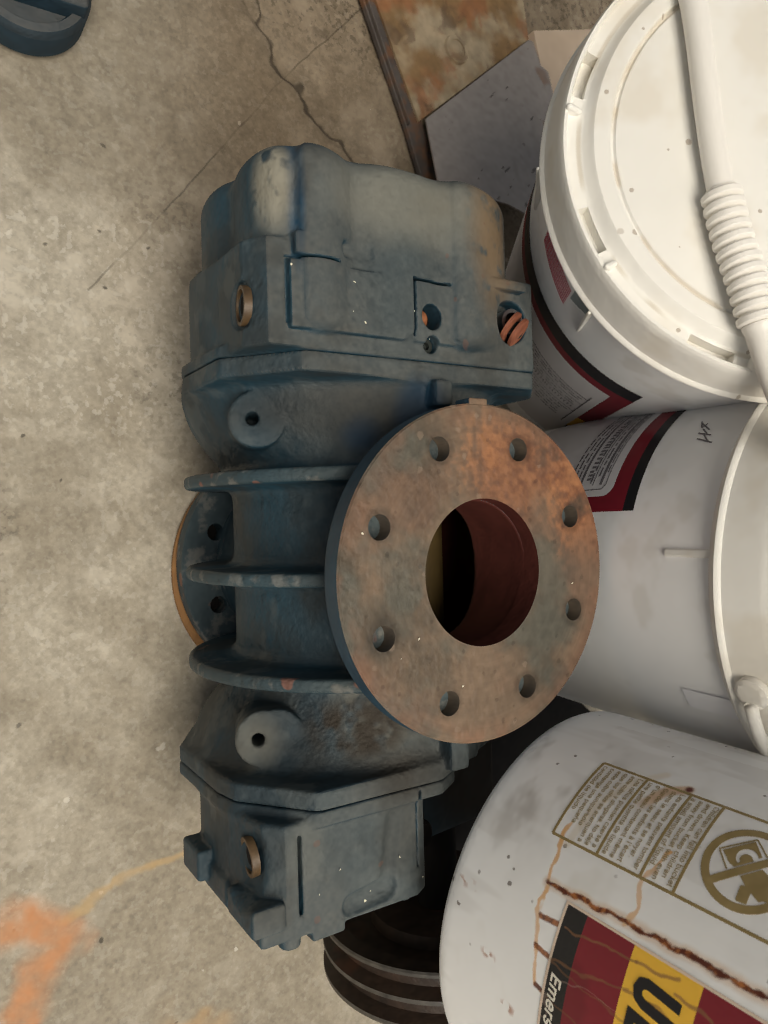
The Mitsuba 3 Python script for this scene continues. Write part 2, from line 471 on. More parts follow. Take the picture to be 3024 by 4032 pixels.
bsdf('pulley_iron', pulley_color, .55, cast_bump, .0005)
bsdf('pulley_rim', lambda p, n, uv: mix((.022, .019, .016), (.095, .085, .072), fbm(p.x * 130, p.y * 130, p.z * 130, 3)), .42, spec=.6)


# ------------------------------------------------------------------ the floor
def floor_mesh():
    def axis(a, b, far):
        mid = np.arange(a, b, .004)
        out = np.geomspace(.01, far, 26)
        return np.r_[a - out[::-1], mid, mid[-1] + out]
    xs, ys = axis(-.72, .56, 5), axis(-.02, 1.0, 5)
    X, Y = np.meshgrid(xs, ys, indexing='ij')
    P = np.stack([X, Y, X * 0], -1)
    Z = (meshkit.fbm(P * 9, 3, 1) - .5) * .006 + (meshkit.fbm(P * 60, 3, 4) - .5) * .0022
    wob = (meshkit.fbm(P * 40 + 3, 2, 9) - .5) * .016
    d = np.full(X.shape, 9.)
    for (x0, y0), (x1, y1) in zip(CRACK[:-1], CRACK[1:]):
        ex, ey = x1 - x0, y1 - y0
        t = np.clip(((X - x0) * ex + (Y - y0) * ey) / (ex * ex + ey * ey), 0, 1)
        d = np.minimum(d, np.hypot(X + wob * .5 - x0 - t * ex, Y - wob * .5 - y0 - t * ey))
    Z -= .003 * np.exp(-(d / .0035) ** 2)
    Z -= .003
    nx, ny = X.shape
    i = np.arange(nx * ny).reshape(nx, ny)
    f = np.stack([i[:-1, :-1], i[1:, :-1], i[1:, 1:], i[:-1, 1:]], -1).reshape(-1, 4)
    return trimesh.Trimesh(np.stack([X, Y, Z], -1).reshape(-1, 3), np.vstack([f[:, [0, 1, 2]], f[:, [0, 2, 3]]]), process=False)


put('floor', floor_mesh(), 'floor_concrete', smooth=True)
labels['floor'] = {'label': 'stained beige concrete floor with a dark crack', 'kind': 'structure'}

# ------------------------------------------------------------------ the blower
BL = 'rotary_blower'
thing(BL, 'large blue-grey cast iron blower with a rusty round flange facing up', 'blower')
XC, YC, ZF = .042, .3145, .304
ANG = np.radians(22.5 + 45 * np.arange(8))


def circ2(F, y, z, ry, rz=None):
    rz = ry if rz is None else rz
    q = np.sqrt(((F.y - y) / ry) ** 2 + ((F.z - z) / rz) ** 2)
    return (q - 1) * min(ry, rz)


def blower_case():
    F = Field((-.110, .135, -.004), (.196, .50, .31), .002)
    case = F.ext(circ2(F, .3135, .150, .1035), F.x - .045, .135, .002)
    # fat ends of the case that run out into the plates
    tA = np.clip((-.036 - F.x) / .054, 0, 1)
    tA = tA * tA * (3 - 2 * tA)
    bulA = circ2(F, .3035, .135, .100, .097) - .029 * np.sqrt(tA) + .004
    bulA = np.maximum(np.maximum(bulA, F.x - (-.030)), -.092 - F.x)
    tB = np.clip((F.x - .127) / .052, 0, 1)
    tB = tB * tB * (3 - 2 * tB)
    bulB = circ2(F, .3035, .135, .100, .097) - .029 * np.sqrt(tB) + .004
    bulB = np.maximum(np.maximum(np.maximum(bulB, .120 - F.x), F.x - .179), F.y - .345)
    d = smin(smin(case, bulA, .012), bulB, .012)
    neck = np.sqrt((F.x - XC) ** 2 + (F.y - YC) ** 2) - (.070 + .028 * np.clip((F.z - .26) / .03, 0, 1) ** 2)
    neck = np.maximum(np.maximum(neck, .16 - F.z), F.z - .292)
    plateP = [(.1740, .128), (.171, .140), (.171, .212), (.2105, .2605), (.402, .2625), (.436, .225), (.436, .08), (.402, .035), (.217, .035)]
    plateB = [(.1700, .108), (.170, .190), (.174, .212), (.2105, .2605), (.306, .2625), (.328, .248), (.338, .205), (.430, .190), (.436, .08), (.402, .035), (.217, .035)]
    pA, pB = F.prism_x(plateP, -.1034, -.0900, .0014, .008), F.prism_x(plateB, .1745, .1870, .0014, .008)
    ribs = [F.ext(circ2(F, .3135, .150, .1405), F.x - xr, .0048, .003) for xr in (-.026, .0430, .111)]
    ribs = [np.maximum(np.maximum(r, F.z - .2885), .012 - F.z) for r in ribs]
    boss = [np.minimum(F.rod((x, y + .014, z - .033), (x, y, z), .0195, .0008), F.rod((x, y + e + .014, z + .3 * e - .033), (x, y + e, z + .3 * e), .0195, .0008)) for x, y, z, e in ((-.0655, .1995, .2065, .0), (.1520, .1985, .2060, .008))]
    lugs = [F.box(.155, .180, .308, .324, .20, .272, .003), smin(F.box(-.092, -.052, .286, .306, .2, .252, .004), F.box(-.090, -.072, .304, .318, .2, .272, .002), .003)]
    foot = np.sqrt((F.x - XC) ** 2 + (F.y - YC) ** 2) - .080
    foot = np.maximum(np.maximum(foot, .012 - F.z), F.z - .12)
    parts = {'rotor_case': d, 'neck': neck, 'end_plate': pA, 'end_plate_001': pB, 'rib': ribs[0], 'rib_001': ribs[1], 'rib_002': ribs[2],
             'mounting_boss': boss[0], 'mounting_boss_001': boss[1], 'lifting_lug': lugs[0], 'lifting_lug_001': lugs[1]}
    u = smin(d, neck, .030)
    u = smin(u, foot, .012)
    for p in (pA, pB):
        u = smin(u, p, .010)
    for p in ribs:
        u = smin(u, p, .010)
    for p in boss:
        u = smin(u, p, .002)
    for p in lugs:
        u = smin(u, p, .003)
    # holes
    for x, y in ((-.0660, .1985), (.1525, .1965)):
        u = smax(u, -F.rod((x, y + .012, .170), (x, y - .010, .226), .0046, .0003), .0008)
    bore = np.maximum(np.sqrt((F.x - XC) ** 2 + (F.y - YC) ** 2) - .0480, .20 - F.z)
    u = np.maximum(u, -bore)
    cavc = F.ext(circ2(F, .3135, .150, .0975), F.x - .045, .125, .004)
    u = np.maximum(u, -cavc)
    v, f, n = F.mesh(u)
    cen = ((v[f].mean(1) - F.lo) / F.h).T
    who = np.argmin([map_coordinates(np.broadcast_to(q, F.n), cen, order=1, mode='nearest') for q in parts.values()], axis=0)
    inner = (map_coordinates(np.broadcast_to(np.minimum(bore, cavc), F.n), cen, order=1) < .0012)
    for i, key in enumerate(parts):
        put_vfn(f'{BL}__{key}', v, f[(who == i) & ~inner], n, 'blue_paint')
    put_vfn(f'{BL}__bore_lining', v, f[inner], n, 'red_primer')


blower_case()
labels[f'{BL}__bore_lining'] = {'label': 'dark red inside of the port'}


def flange(z0, z1, R, dx):
    prof = [(.0480, z0), (R - .003, z0), (R - .0005, z0 + .002), (R, z0 + .004), (R, z1 - .0012), (R - .0012, z1), (.0480, z1), (.0480, z0)]
    m = man(lathe(prof, 144)).translate([XC + dx, YC, 0])
    for a in ANG:
        c = [XC + dx + .0866 * math.sin(a - .015), YC + .0866 * math.cos(a - .015)]
        m -= cyl([*c, z0 - .01], [*c, z1 + .01], .0079, 32)
    return m


top = flange(ZF - .0185, ZF, .110, -.001)
top += rbox(XC - .1145, XC - .105, YC - .0085, YC + .0065, ZF - .016, ZF - .0005, .001)
q = top.to_mesh()
tm = trimesh.Trimesh(q.vert_properties[:, :3], q.tri_verts, process=False)
up = tm.triangles_center[:, 2] > ZF - .0014
inn = np.hypot(tm.triangles_center[:, 0] - XC, tm.triangles_center[:, 1] - YC) < .0495
hol = np.min([np.hypot(tm.triangles_center[:, 0] - XC + .001 - .0866 * math.sin(a - .015), tm.triangles_center[:, 1] - YC - .0866 * math.cos(a - .015)) for a in ANG], axis=0) < .0081
put(f'{BL}__flange', trimesh.Trimesh(tm.vertices, tm.faces[~up & ~inn & ~hol]), 'flange_paint', 35)
for a in ANG:
    one = np.hypot(tm.triangles_center[:, 0] - XC + .001 - .0866 * math.sin(a - .015), tm.triangles_center[:, 1] - YC - .0866 * math.cos(a - .015)) < .0081
    put(f'{BL}__flange__bolt_hole', trimesh.Trimesh(tm.vertices, tm.faces[one & ~up]), 'hole_rust', 35)
put(f'{BL}__flange__bore', trimesh.Trimesh(tm.vertices, tm.faces[~up & inn]), 'red_primer', 35)
put(f'{BL}__flange__face', trimesh.Trimesh(tm.vertices, tm.faces[up]), 'flange_face', 35)
labels[f'{BL}__flange__face'] = {'label': 'rusty bare metal flange face with eight bolt holes'}
put(f'{BL}__flange_001', flange(.004, .024, .1125, .004), 'blue_paint', 35)
put(f'{BL}__gasket', lathe([(.100, .0), (.1150, .0), (.1150, .0036), (.100, .0036), (.100, 0)], 120).apply_translation([XC + .010, YC, 0]), 'gasket_orange', 35)
put(f'{BL}__hole_shade_ring', lathe([(.05, .0), (.0985, .0), (.0985, .0032), (.05, .0032), (.05, 0)], 96).apply_translation([XC + .004, YC, 0]), 'black_iron', 35)  # dark ring added under the lower flange so its bolt holes look black
labels[f'{BL}__gasket'] = {'label': 'orange ring under the lower flange'}
# rotors seen through the port
lobe = m3.Manifold.batch_hull([cyl([-.055, .30, .154], [.145, .30, .154], .030, 40), cyl([-.055, .352, .154], [.145, .352, .154], .033, 40)])
put(f'{BL}__rotor', lobe, 'rotor_brown', 35)


def cover_a():
    F = Field((-.242, .135, .02), (-.095, .46, .29), .0015)
    back = [(.245, .045), (.212, .080), (.1930, .125), (.1845, .148), (.1815, .168), (.1830, .184), (.1890, .197), (.1885, .203), (.1850, .218), (.1850, .236), (.1905, .2530), (.2010, .2600), (.2055, .2605), (.2070, .2690), (.222, .2725), (.238, .2675),
            (.2492, .2595), (.268, .2680), (.295, .2690), (.318, .2655), (.328, .2745), (.3469, .2740), (.376, .263), (.402, .236), (.410, .10), (.385, .055)]
    for _ in range(2):
        back = [tuple(np.array(p) * w + np.array(q) * (1 - w)) for p, q in zip(back, back[1:] + back[:1]) for w in (.75, .25)]
    a = F.prism_x(back, -.234, -.112, .014)
    block = [(.235, .045), (.205, .075), (.1800, .130), (.1735, .152), (.1725, .172), (.1755, .204), (.1755, .244), (.1860, .2610), (.402, .2635), (.430, .23), (.428, .07), (.40, .045)]
    b = F.prism_x(block, -.1715, -.104, .003)
    fl = [(.1735, .128), (.1705, .140), (.1705, .212), (.210, .2605), (.402, .2625), (.4365, .225), (.4365, .08), (.402, .035), (.2165, .035)]
    c = F.prism_x(fl, -.1115, -.1037, .0014, .008)
    u = smin(smin(a, b, .004), c, .003)
    # raised panels on the top, a hooked recess, a bar
    u = smin(u, F.box(-.1575, -.1150, .1985, .2830, .255, .2662, .0012), .0010)
    u = smin(u, F.box(-.1565, -.1150, .2905, .3330, .255, .2662, .0012), .0010)
    u = smin(u, F.box(-.1745, -.160, .2020, .2280, .255, .2690, .001), .001)
    u = smin(u, F.box(-.1675, -.1600, .338, .390, .255, .2715, .0015), .0015)
    u = smax(u, -F.box(-.1745, -.1640, .2360, .2600, .2615, .29, .004), .003)
    for cut in ((-.1600, -.1180, .1975, .1991), (-.1600, -.1584, .1975, .2330), (-.1580, -.1180, .2895, .2911), (-.1580, -.1564, .2895, .3220)):
        u = smax(u, -F.box(*cut, .2585, .29, .0003), .0006)
    # holes
    u = smax(u, -F.rod((-.1329, .3047, .245), (-.1329, .3047, .30), .0088, .0004), .0008)
    u = smax(u, -F.rod((-.1147, .306, .250), (-.1147, .306, .30), .0058, .0004), .0008)
    u = smax(u, -F.rod((-.1387, .3800, .250), (-.1387, .3800, .30), .0160, .001), .0015)
    u = smax(u, -F.rod((-.131, .150, .241), (-.131, .1790, .241), .0150, .001), .0012)
    v, f, n = F.mesh(u)
    cen = ((v[f].mean(1) - F.lo) / F.h).T
    who = np.argmin([map_coordinates(np.broadcast_to(q, F.n), cen, order=1, mode='nearest') for q in (np.minimum(a, b), c)], axis=0)
    put_vfn(f'{BL}__gear_cover', v, f[who == 0], n, 'blue_paint')
    put_vfn(f'{BL}__cover_rim', v, f[who == 1], n, 'blue_paint')


cover_a()


def cover_b():
    F = Field((.183, .135, .02), (.280, .46, .29), .0014)
    block = [(.220, .045), (.195, .09), (.1755, .138), (.1720, .155), (.1720, .205), (.1790, .244), (.1900, .2560), (.287, .2575), (.2965, .2520), (.306, .215), (.330, .192), (.422, .180), (.425, .07), (.39, .045)]
    b = F.prism_x(block, .192, .2640, .0035)
    fl = [(.1697, .108), (.1697, .190), (.1737, .212), (.210, .2605), (.306, .2625), (.3285, .248), (.3385, .205), (.4305, .190), (.4365, .08), (.402, .035), (.2165, .035)]
    c = F.prism_x(fl, .1873, .1970, .0014, .008)
    u = smin(b, c, .005)
    # bosses on the near corner
    u = smin(u, F.box(.2370, .2545, .1655, .1880, .216, .2590, .0025), .0015)
    u = smin(u, F.box(.2320, .2530, .1615, .1850, .138, .172, .002), .002)
    u = smin(u, F.box(.2400, .2590, .1690, .1900, .165, .205, .003), .003)
    u = smin(u, F.rod((.255, .194, .248), (.2700, .194, .248), .0072, .0012), .001)
    u = smin(u, F.box(.2600, .2690, .2060, .2300, .236, .2570, .002), .001)
    u = smin(u, F.box(.2480, .2640, .1720, .1900, .200, .2555, .003), .002)
    u = smin(u, F.rod((.255, .2195, .249), (.2670, .2195, .249), .0080, .0012), .001)
    u = smin(u, F.rod((.255, .280, .2495), (.2660, .280, .2495), .0045, .0012), .001)
    # rounded pocket round the sight plug
    u = smax(u, -F.cap((.2120, .1555, .238), (.2200, .1555, .238), .0250), .004)
    # slot in the top and arched pocket
    u = smax(u, -F.box(.2000, .2500, .1980, .2006, .2480, .28, .0003), .0005)
    u = smax(u, -F.cap((.2545, .2360, .2610), (.2510, .2610, .2605), .0095), .0015)
    u = smax(u, -F.cap((.206, .2680, .2610), (.2510, .2615, .2600), .0068), .0025)
    u = smax(u, -F.box(.1900, .2440, .2865, .2885, .2530, .28, .0004), .0006)
    v, f, n = F.mesh(u)
    cen = ((v[f].mean(1) - F.lo) / F.h).T
    who = np.argmin([map_coordinates(np.broadcast_to(q, F.n), cen, order=1, mode='nearest') for q in (b, c)], axis=0)
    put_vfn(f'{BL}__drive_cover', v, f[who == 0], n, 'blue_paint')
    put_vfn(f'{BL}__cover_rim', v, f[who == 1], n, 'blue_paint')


cover_b()


def sight_plug(c, d, key, r=.0125):
    c, d = np.array(c, float), np.array(d, float) / np.linalg.norm(d)
    ring = cyl(c - d * .004, c + d * .0010, r, 48) - cyl(c - d * .0016, c + d * .01, r * .80, 48)
    k = put(f'{BL}__{key}', ring, 'brass')
    labels[k] = {'label': 'rusty brass sight plug'}
    put(f'{k}__socket', cyl(c - d * .004, c - d * .0006, r * .50, 6), 'black_iron', False)
    return k


sight_plug((-.131, .1770, .2405), (0, -1, -.16), 'sight_plug')
sight_plug((.2170, .1758, .2290), (.10, -1, -.08), 'sight_plug')
# threaded holes in the gear cover
put(f'{BL}__rusty_bolt', m3.Manifold.batch_hull([m3.Manifold.sphere(.0058, 24).translate([-.1338, .3015, .2560]), cyl([-.1335, .3025, .243], [-.1335, .3025, .2560], .0070, 24)]), 'rust_orange')
labels[f'{BL}__rusty_bolt'] = {'label': 'bright orange rusty bolt sunk in its hole'}
put(f'{BL}__socket_screw', cyl([-.1147, .306, .247], [-.1147, .306, .2575], .0052, 24) - cyl([-.1147, .306, .254], [-.1147, .306, .27], .0028, 6), 'dark_socket', 30)
# orange wing plug
wp = np.array([-.1380, .3810, .2500])
put(f'{BL}__wing_plug__ring', cyl(wp, wp + [0, 0, .0150], .0105, 40) - cyl(wp + [0, 0, .005], wp + [0, 0, .03], .0078, 40), 'chrome')
wn = np.array([.62, .52, .58]) / np.linalg.norm([.62, .52, .58])
for k, (off, rr_) in enumerate(((.0, .0125), (.0072, .0115))):
    o = wp + [.004, .000, .0140] + wn * (off - .003)
    leaf = m3.Manifold.batch_hull([cyl(o, o + wn * .0026, rr_, 36), cyl(o - wn * .0008, o + wn * .0036, rr_ * .82, 36)])
    put(f'{BL}__wing_plug' if k == 0 else f'{BL}__wing_plug__leaf', leaf, 'orange_plastic', 40)
put(f'{BL}__wing_plug__stem', cyl(wp + [.002, 0, .002], wp + [.006, .002, .018], .0062, 24), 'dark_socket', 40)
labels[f'{BL}__wing_plug'] = {'label': 'orange plastic wing plug'}
for c, r in (((.228, .3120, .222), .0062), ((.2420, .3150, .2200), .0115)):
    put(f'{BL}__black_plug', m3.Manifold.batch_hull([cyl([c[0], c[1], .19], [c[0], c[1], c[2]], r, 32), cyl([c[0], c[1], .19], [c[0], c[1], c[2] + r * .25], r * .8, 32)]), 'black_iron')

# pulley
PC = (.394, .132)
prof = [(.018, .352), (.060, .352), (.062, .362), (.086, .362), (.089, .354), (.1035, .354), (.1045, .3555), (.1045, .3580), (.0945, .3625), (.0945, .3705), (.1045, .3755), (.1045, .3790),
        (.0945, .3835), (.0945, .3915), (.1045, .3965), (.1045, .3995), (.1035, .401), (.085, .401), (.082, .394), (.05, .394), (.048, .404), (.018, .404), (.018, .352)]
pm = lathe(prof, 160)
V = np.asarray(pm.vertices)
pm = trimesh.Trimesh(np.stack([V[:, 2], PC[0] + V[:, 0], PC[1] + V[:, 1]], 1), pm.faces)
rad = np.hypot(pm.triangles_center[:, 1] - PC[0], pm.triangles_center[:, 2] - PC[1])
pm.fix_normals()
rim = rad > .1038
put(f'{BL}__pulley', trimesh.Trimesh(pm.vertices, pm.faces[~rim]), 'pulley_iron', 30)
put(f'{BL}__pulley__rim_edge', trimesh.Trimesh(pm.vertices, pm.faces[rim]), 'pulley_rim', 30)
labels[f'{BL}__pulley'] = {'label': 'dark rusty two-groove belt pulley'}
put(f'{BL}__shaft', cyl([.25, *PC], [.415, *PC], .0178, 40), 'black_iron', 35)

# ------------------------------------------------------------------ buckets
GOLD, MAROON, YELLOW, INK = (.245, .180, .070), (.180, .012, .022), (.72, .42, .045), (.012, .012, .014)


class Bucket:
    def __init__(self, base, n, L):
        self.c, self.M, self.L = np.array(base, float), frame(n), L

    def r(self, h):
        return .130 + .0175 * h / .38

    def local(self, p):
        q = [p.x - self.c[0], p.y - self.c[1], p.z - self.c[2]]
        M = self.M
        x, y, z = (q[0] * M[0, k] + q[1] * M[1, k] + q[2] * M[2, k] for k in range(3))
        return dr.atan2(y, x) * (180 / math.pi), z

    def pail(self):
        L = self.L
        prof = [(0, .004), (.112, .004), (.114, .0), (.1262, .0), (.1288, .0014), (.1303, .0045), (self.r(.010), .010), (self.r(.05), .05), (self.r(.1), .1), (self.r(.2), .2), (self.r(.30), .30), (self.r(.35), .35)]
        prof += [(self.r(L) - .0002, L), (self.r(L) - .002, L + .003), (.1435, L), (.128, .01), (0, .008)]
        return lathe(prof, 200)

    def wrap(self, mesh, th0, h0, lift=.00025, deg=True):
        """(s, t, depth) metres -> the wall, s to the right from the angle th0, t up from h0"""
        v = np.array(mesh.vertices, float)
        h = h0 + v[:, 1]
        R = self.r(h) + lift + v[:, 2]
        th = math.radians(th0) + v[:, 0] / self.r(h0)
        P = np.stack([R * np.cos(th), R * np.sin(th), h], 1)
        return trimesh.Trimesh(P @ self.M.T + self.c, mesh.faces, process=False)

    def patch(self, th0, th1, h0, h1, lift, nt=60, nh=6):
        th, h = np.meshgrid(np.radians(np.linspace(th0, th1, nt)), np.linspace(h0, h1, nh), indexing='ij')
        R = self.r(h) + lift
        P = np.stack([R * np.cos(th), R * np.sin(th), h], -1).reshape(-1, 3)
        i = np.arange(nt * nh).reshape(nt, nh)
        f = np.stack([i[:-1, :-1], i[1:, :-1], i[1:, 1:], i[:-1, 1:]], -1).reshape(-1, 4)
        top = trimesh.Trimesh(P @ self.M.T + self.c, np.vstack([f[:, [0, 1, 2]], f[:, [0, 2, 3]]]), process=False)
        return top


def flat(poly, step=.006, depth=.00015):
    geoms = getattr(poly, 'geoms', [poly])
    ms = []
    for g in geoms:
        if g.area < 1e-9:
            continue
        m = trimesh.creation.extrude_polygon(g, depth, engine='earcut')
        v, f = trimesh.remesh.subdivide_to_size(m.vertices, m.faces, step, max_iter=12)
        ms.append(trimesh.Trimesh(v, f, process=False))
    return trimesh.util.concatenate(ms)


def bar(x0, y0, x1, y1, w):
    return sg.LineString([(x0, y0), (x1, y1)]).buffer(w / 2, cap_style=2)


def text(s, height, x=0, y=0, bold=False, shear=0.0):
    m = meshkit.text_mesh(s, height, .00015, bold)
    v = np.array(m.vertices)
    v[:, 0] += shear * v[:, 1]
    v[:, :2] += (x, y)
    return trimesh.Trimesh(v, m.faces, process=False)


N1 = np.array([-.09, -.61, 1.])
N1 /= np.linalg.norm(N1)
SK1 = np.array([-.2187, .4909, .4001])
B1 = Bucket(SK1 - .38 * N1, N1, .38)
B2 = Bucket((.055, .575, .0), (0, 0, 1), .397)
B3 = Bucket((.279, .402, .283), (.1, .1, 1.), .38)


def scuff(u, v, w):
    return smoothstep(.60, .78, fbm(u * 30, v * 30, w, 4))


def plastic_color(p, n, uv):
    c = mix((.73, .73, .725), (.78, .78, .775), fbm(p.x * 9, p.y * 9, p.z * 9, 2))
    c = mix(c, (.50, .47, .41), scuff(p.x, p.y, p.z * 30) * .30)
    return c


def lid_color(p, n, uv):
    c = mix((.66, .645, .60), (.72, .705, .665), fbm(p.x * 10, p.y * 10, p.z * 10, 2))
    c = mix(c, (.56, .505, .41), smoothstep(.50, .72, fbm(p.x * 24, p.y * 24, p.z * 24, 4)) * .45)
    return c


def plastic_bump(p, n, uv):
    return fbm(p.x * 50, p.y * 50, p.z * 50, 2) + .35 * fbm(p.x * 300, p.y * 300, p.z * 300, 2)


def lid_one_color(p, n, uv):
    c = lid_color(p, n, uv)
    q = [p.x - B1.c[0], p.y - B1.c[1], p.z - B1.c[2]]
    x, y = (q[0] * B1.M[0, k] + q[1] * B1.M[1, k] + q[2] * B1.M[2, k] for k in (0, 1))
    r = dr.sqrt(x * x + y * y)
    k = fbm(x * 60, y * 60, 1.0, 4)
    c = mix(c, (.40, .29, .15), smoothstep(.0030, .0004, dr.abs(r - .1172 + .002 * (k - .5))) * smoothstep(.38, .62, k) * .35)
    c = mix(c, (.48, .43, .35), smoothstep(.0022, .0005, dr.abs(r - .1375)) * smoothstep(.40, .6, fbm(x * 30, y * 30, 4.0, 3)) * .7)
    f1, f2, w = voronoi(x * 80, y * 80)
    return mix(c, (.22, .16, .10), smoothstep(.13, .06, f1 + .3 * (k - .5)) * smoothstep(.93, .95, w) * .6)


bsdf('bucket_plastic', plastic_color, .42, plastic_bump, .0002, spec=.45)
bsdf('lid_plastic', lid_color, .45, plastic_bump, .0003, spec=.4)
bsdf('lid_stained', lid_one_color, .45, plastic_bump, .0007, spec=.4)
bsdf('tube_plastic', (.70, .675, .63), .42, spec=.45)

RR = .1335


def dirty_color(p, n, uv):
    th, h = B3.local(p)
    s = th * (RR * math.pi / 180)
    deg = RR * math.pi / 180
    c = plastic_color(p, n, uv)
    sm = smoothstep(.48, .72, fbm(s * 22 + 3, h * 40, 2.0, 4)) * blob(mi.Point3f(th, h, 0), (-158, .025, 0), (28, .035, 1), .7)
    c = mix(c, (.27, .24, .21), sm * .8)
    c = mix(c, (.42, .39, .36), .20 * smoothstep(.55, .7, fbm(s * 60, h * 14, 5.0, 3)))
    f1, f2, w = voronoi(s * 120, h * 120)
    bl = smoothstep(.18, .08, f1 + .3 * (fbm(s * 300, h * 300, 1.0, 2) - .5)) * smoothstep(.86, .9, w) * smoothstep(.42, .6, fbm(s * 25, h * 25, 9.0, 2))
    c = mix(c, (.12, .10, .09), bl * .8)
    wob = (fbm(s * 110, h * 110, 1.0, 3) - .5) * .006

    def at(a, b):
        return (a * deg, b)
    rusty = mix((.085, .018, .008), (.36, .13, .04), smoothstep(.40, .72, .45 * fbm(s * 130, h * 130, 3.0, 5) + .55 * fbm(s * 420, h * 420, 6.0, 3)))
    pale = mi.Color3f(.62, .33, .10)
    drip = dr.minimum(path_d(s + wob, h + wob, [at(-139, .065), at(-128, .0657), at(-122, .0700), at(-116.3, .0688), at(-110, .0735), at(-102, .078)]),
                      path_d(s + wob, h + wob, [at(-143, .124), at(-134.3, .1179), at(-129, .1214), at(-124.5, .118)]))
    c = mix(c, pale, smoothstep(.0019, .0005, drip + (fbm(s * 200, h * 200, 4.0, 3) - .5) * .0018) * (.45 + .6 * fbm(s * 60, h * 60, 8.0, 3)))
    d = path_d(s + wob * .5, h + wob * .5, [at(-123.6, .0685), at(-124.4, .10), at(-125.2, .1222), at(-125.5, .1603), at(-126, .20), at(-126.5, .27)])
    c = mix(c, (.58, .40, .26), smoothstep(.0048, .0016, d) * .55)
    c = mix(c, rusty, smoothstep(.0021, .0005, d + (fbm(s * 300, h * 300, 7.0, 3) - .5) * .0022))
    for a0, h0, a1, h1 in ((-116.4, .0712, -117.2, .090), (-109.9, .0735, -109.3, .0865), (-102, .079, -101, .090)):
        e = seg(s + wob * .5, h + wob * .5, a0 * deg, h0, a1 * deg, h1)
        c = mix(c, rusty, smoothstep(.0022, .0008, e) * .95)
    # scraped rusty marks low on the wall
    for a, b in ((-112.5, .0105), (-113, .018), (-100.5, .043), (-92, .062)):
        c = mix(c, (.34, .16, .10), blob(mi.Point3f(th, h, 0), (a, b, 0), (1.1, .0048, 1), .6) * smoothstep(.4, .55, fbm(s * 200, h * 200, 5.0, 2)) * .8)
    st = path_d(s, h, [at(-160.5, .1120), at(-158, .103), at(-154, .0985), at(-150, .0955)])
    c = mix(c, (.50, .30, .15), smoothstep(.005, .002, st) * smoothstep(-148, -154, th) * .75)
    c = mix(c, (.10, .02, .012), blob(mi.Point3f(th, h, 0), (-160.8, .1125, 0), (1.0, .0022, 1), .5))
    c = mix(c, (.60, .50, .36), smoothstep(.004, .001, path_d(s, h, [at(-163, .095), at(-157, .083), at(-146, .073), at(-134, .069)])) * .45)
    return c


bsdf('stained_plastic', dirty_color, .42, plastic_bump, .00018, spec=.45)


def label3_color(p, n, uv):
    th, h = B3.local(p)
    deg = RR * math.pi / 180
    s = th * deg
    c = mix(INK, MAROON, smoothstep(.0982, .0986, h))
    c = mix(c, YELLOW, smoothstep(.1272, .1276, h))
    c = mix(c, MAROON, smoothstep(.1639, .1643, h))
    edge = dr.minimum(th + 122.6, (h - .0838) * 430)
    c = mix(mi.Color3f(.62, .50, .40), c, smoothstep(.62, .82, edge))
    wob = (fbm(s * 90, h * 90, 1.0, 3) - .5) * .005
    tone = .55 + .45 * fbm(s * 200, h * 200, 2.0, 2)
    for a0, h0, a1, h1, w, k in ((-117.2, .088, -119.0, .131, .0016, .7), (-109.4, .085, -113.0, .132, .0018, .6), (-109.0, .085, -105.0, .20, .0012, .45),
                                 (-119.0, .131, -121, .152, .0020, .8), (-112.5, .13, -113.5, .152, .0020, .7), (-101, .088, -100, .17, .0013, .5), (-118.3, .152, -117.0, .172, .0022, .8)):
        e = seg(s + wob, h + wob, a0 * deg, h0, a1 * deg, h1)
        c = mix(c, mi.Color3f(.26, .12, .055) * tone, smoothstep(w * .62, w * .15, e + .0008 * (tone - .77)) * k * .9)
    cr = dr.abs(fbm(s * 34 + 2, h * 20, 6.0, 3) - .5)
    c = mix(c, (.42, .30, .26), smoothstep(.008, .003, cr) * .22)
    c = mix(c, c * .62, smoothstep(.5, .7, fbm(s * 40, h * 30, 3.0, 3)) * .5)
    return c


bsdf('label_print', label3_color, .38, spec=.5)
bsdf('ink_gold', lambda p, n, uv: mix((.215, .155, .060), (.30, .225, .10), fbm(p.x * 160, p.y * 160, p.z * 160, 2)), .5)
bsdf('ink_black', INK, .42)
bsdf('ink_white', (.62, .58, .50), .5)
bsdf('ink_grey', (.13, .12, .13), .5)
bsdf('sticker_white', (.74, .74, .76), .4)


def paper_label(b, corner, h_top, sgn, hb, hr, k):
    """flat print of the white labels: black line, red frame, white paper, a yellow and a brown block in the frame"""
    deg = .144 * math.pi / 180

    def col(p, n, uv):
        th, h = b.local(p)
        a = (th - corner) * sgn * deg          # metres in from the edge at the corner
        c = mix(MAROON, INK, smoothstep(hb - .0003, hb + .0003, h))
        low = smoothstep(k[0] + .0003, k[0] - .0003, h)
        c = mix(c, YELLOW, low)
        c = mix(c, (.055, .02, .012), smoothstep(k[1] + .0003, k[1] - .0003, h))
        rr = k[2]
        qx, qy = dr.maximum(k[3] + rr - a, 0), dr.maximum(h - (hr - rr), 0)
        ins = dr.select((a > k[3]) & (h < hr), smoothstep(rr + .0003, rr - .0003, dr.sqrt(qx * qx + qy * qy)), 0)
        return mix(c, mi.Color3f(.58, .56, .57), ins)
    return col


bsdf('label_print_one', paper_label(B1, -25.5, .2955, -1, .2735, .2605, (.157, .113, .0015, .0163)), .4, spec=.45)
bsdf('label_print_two', paper_label(B2, -110.6, .322, -1, .3125, .2975, (.10, .09, .010, .0130)), .4, spec=.45)


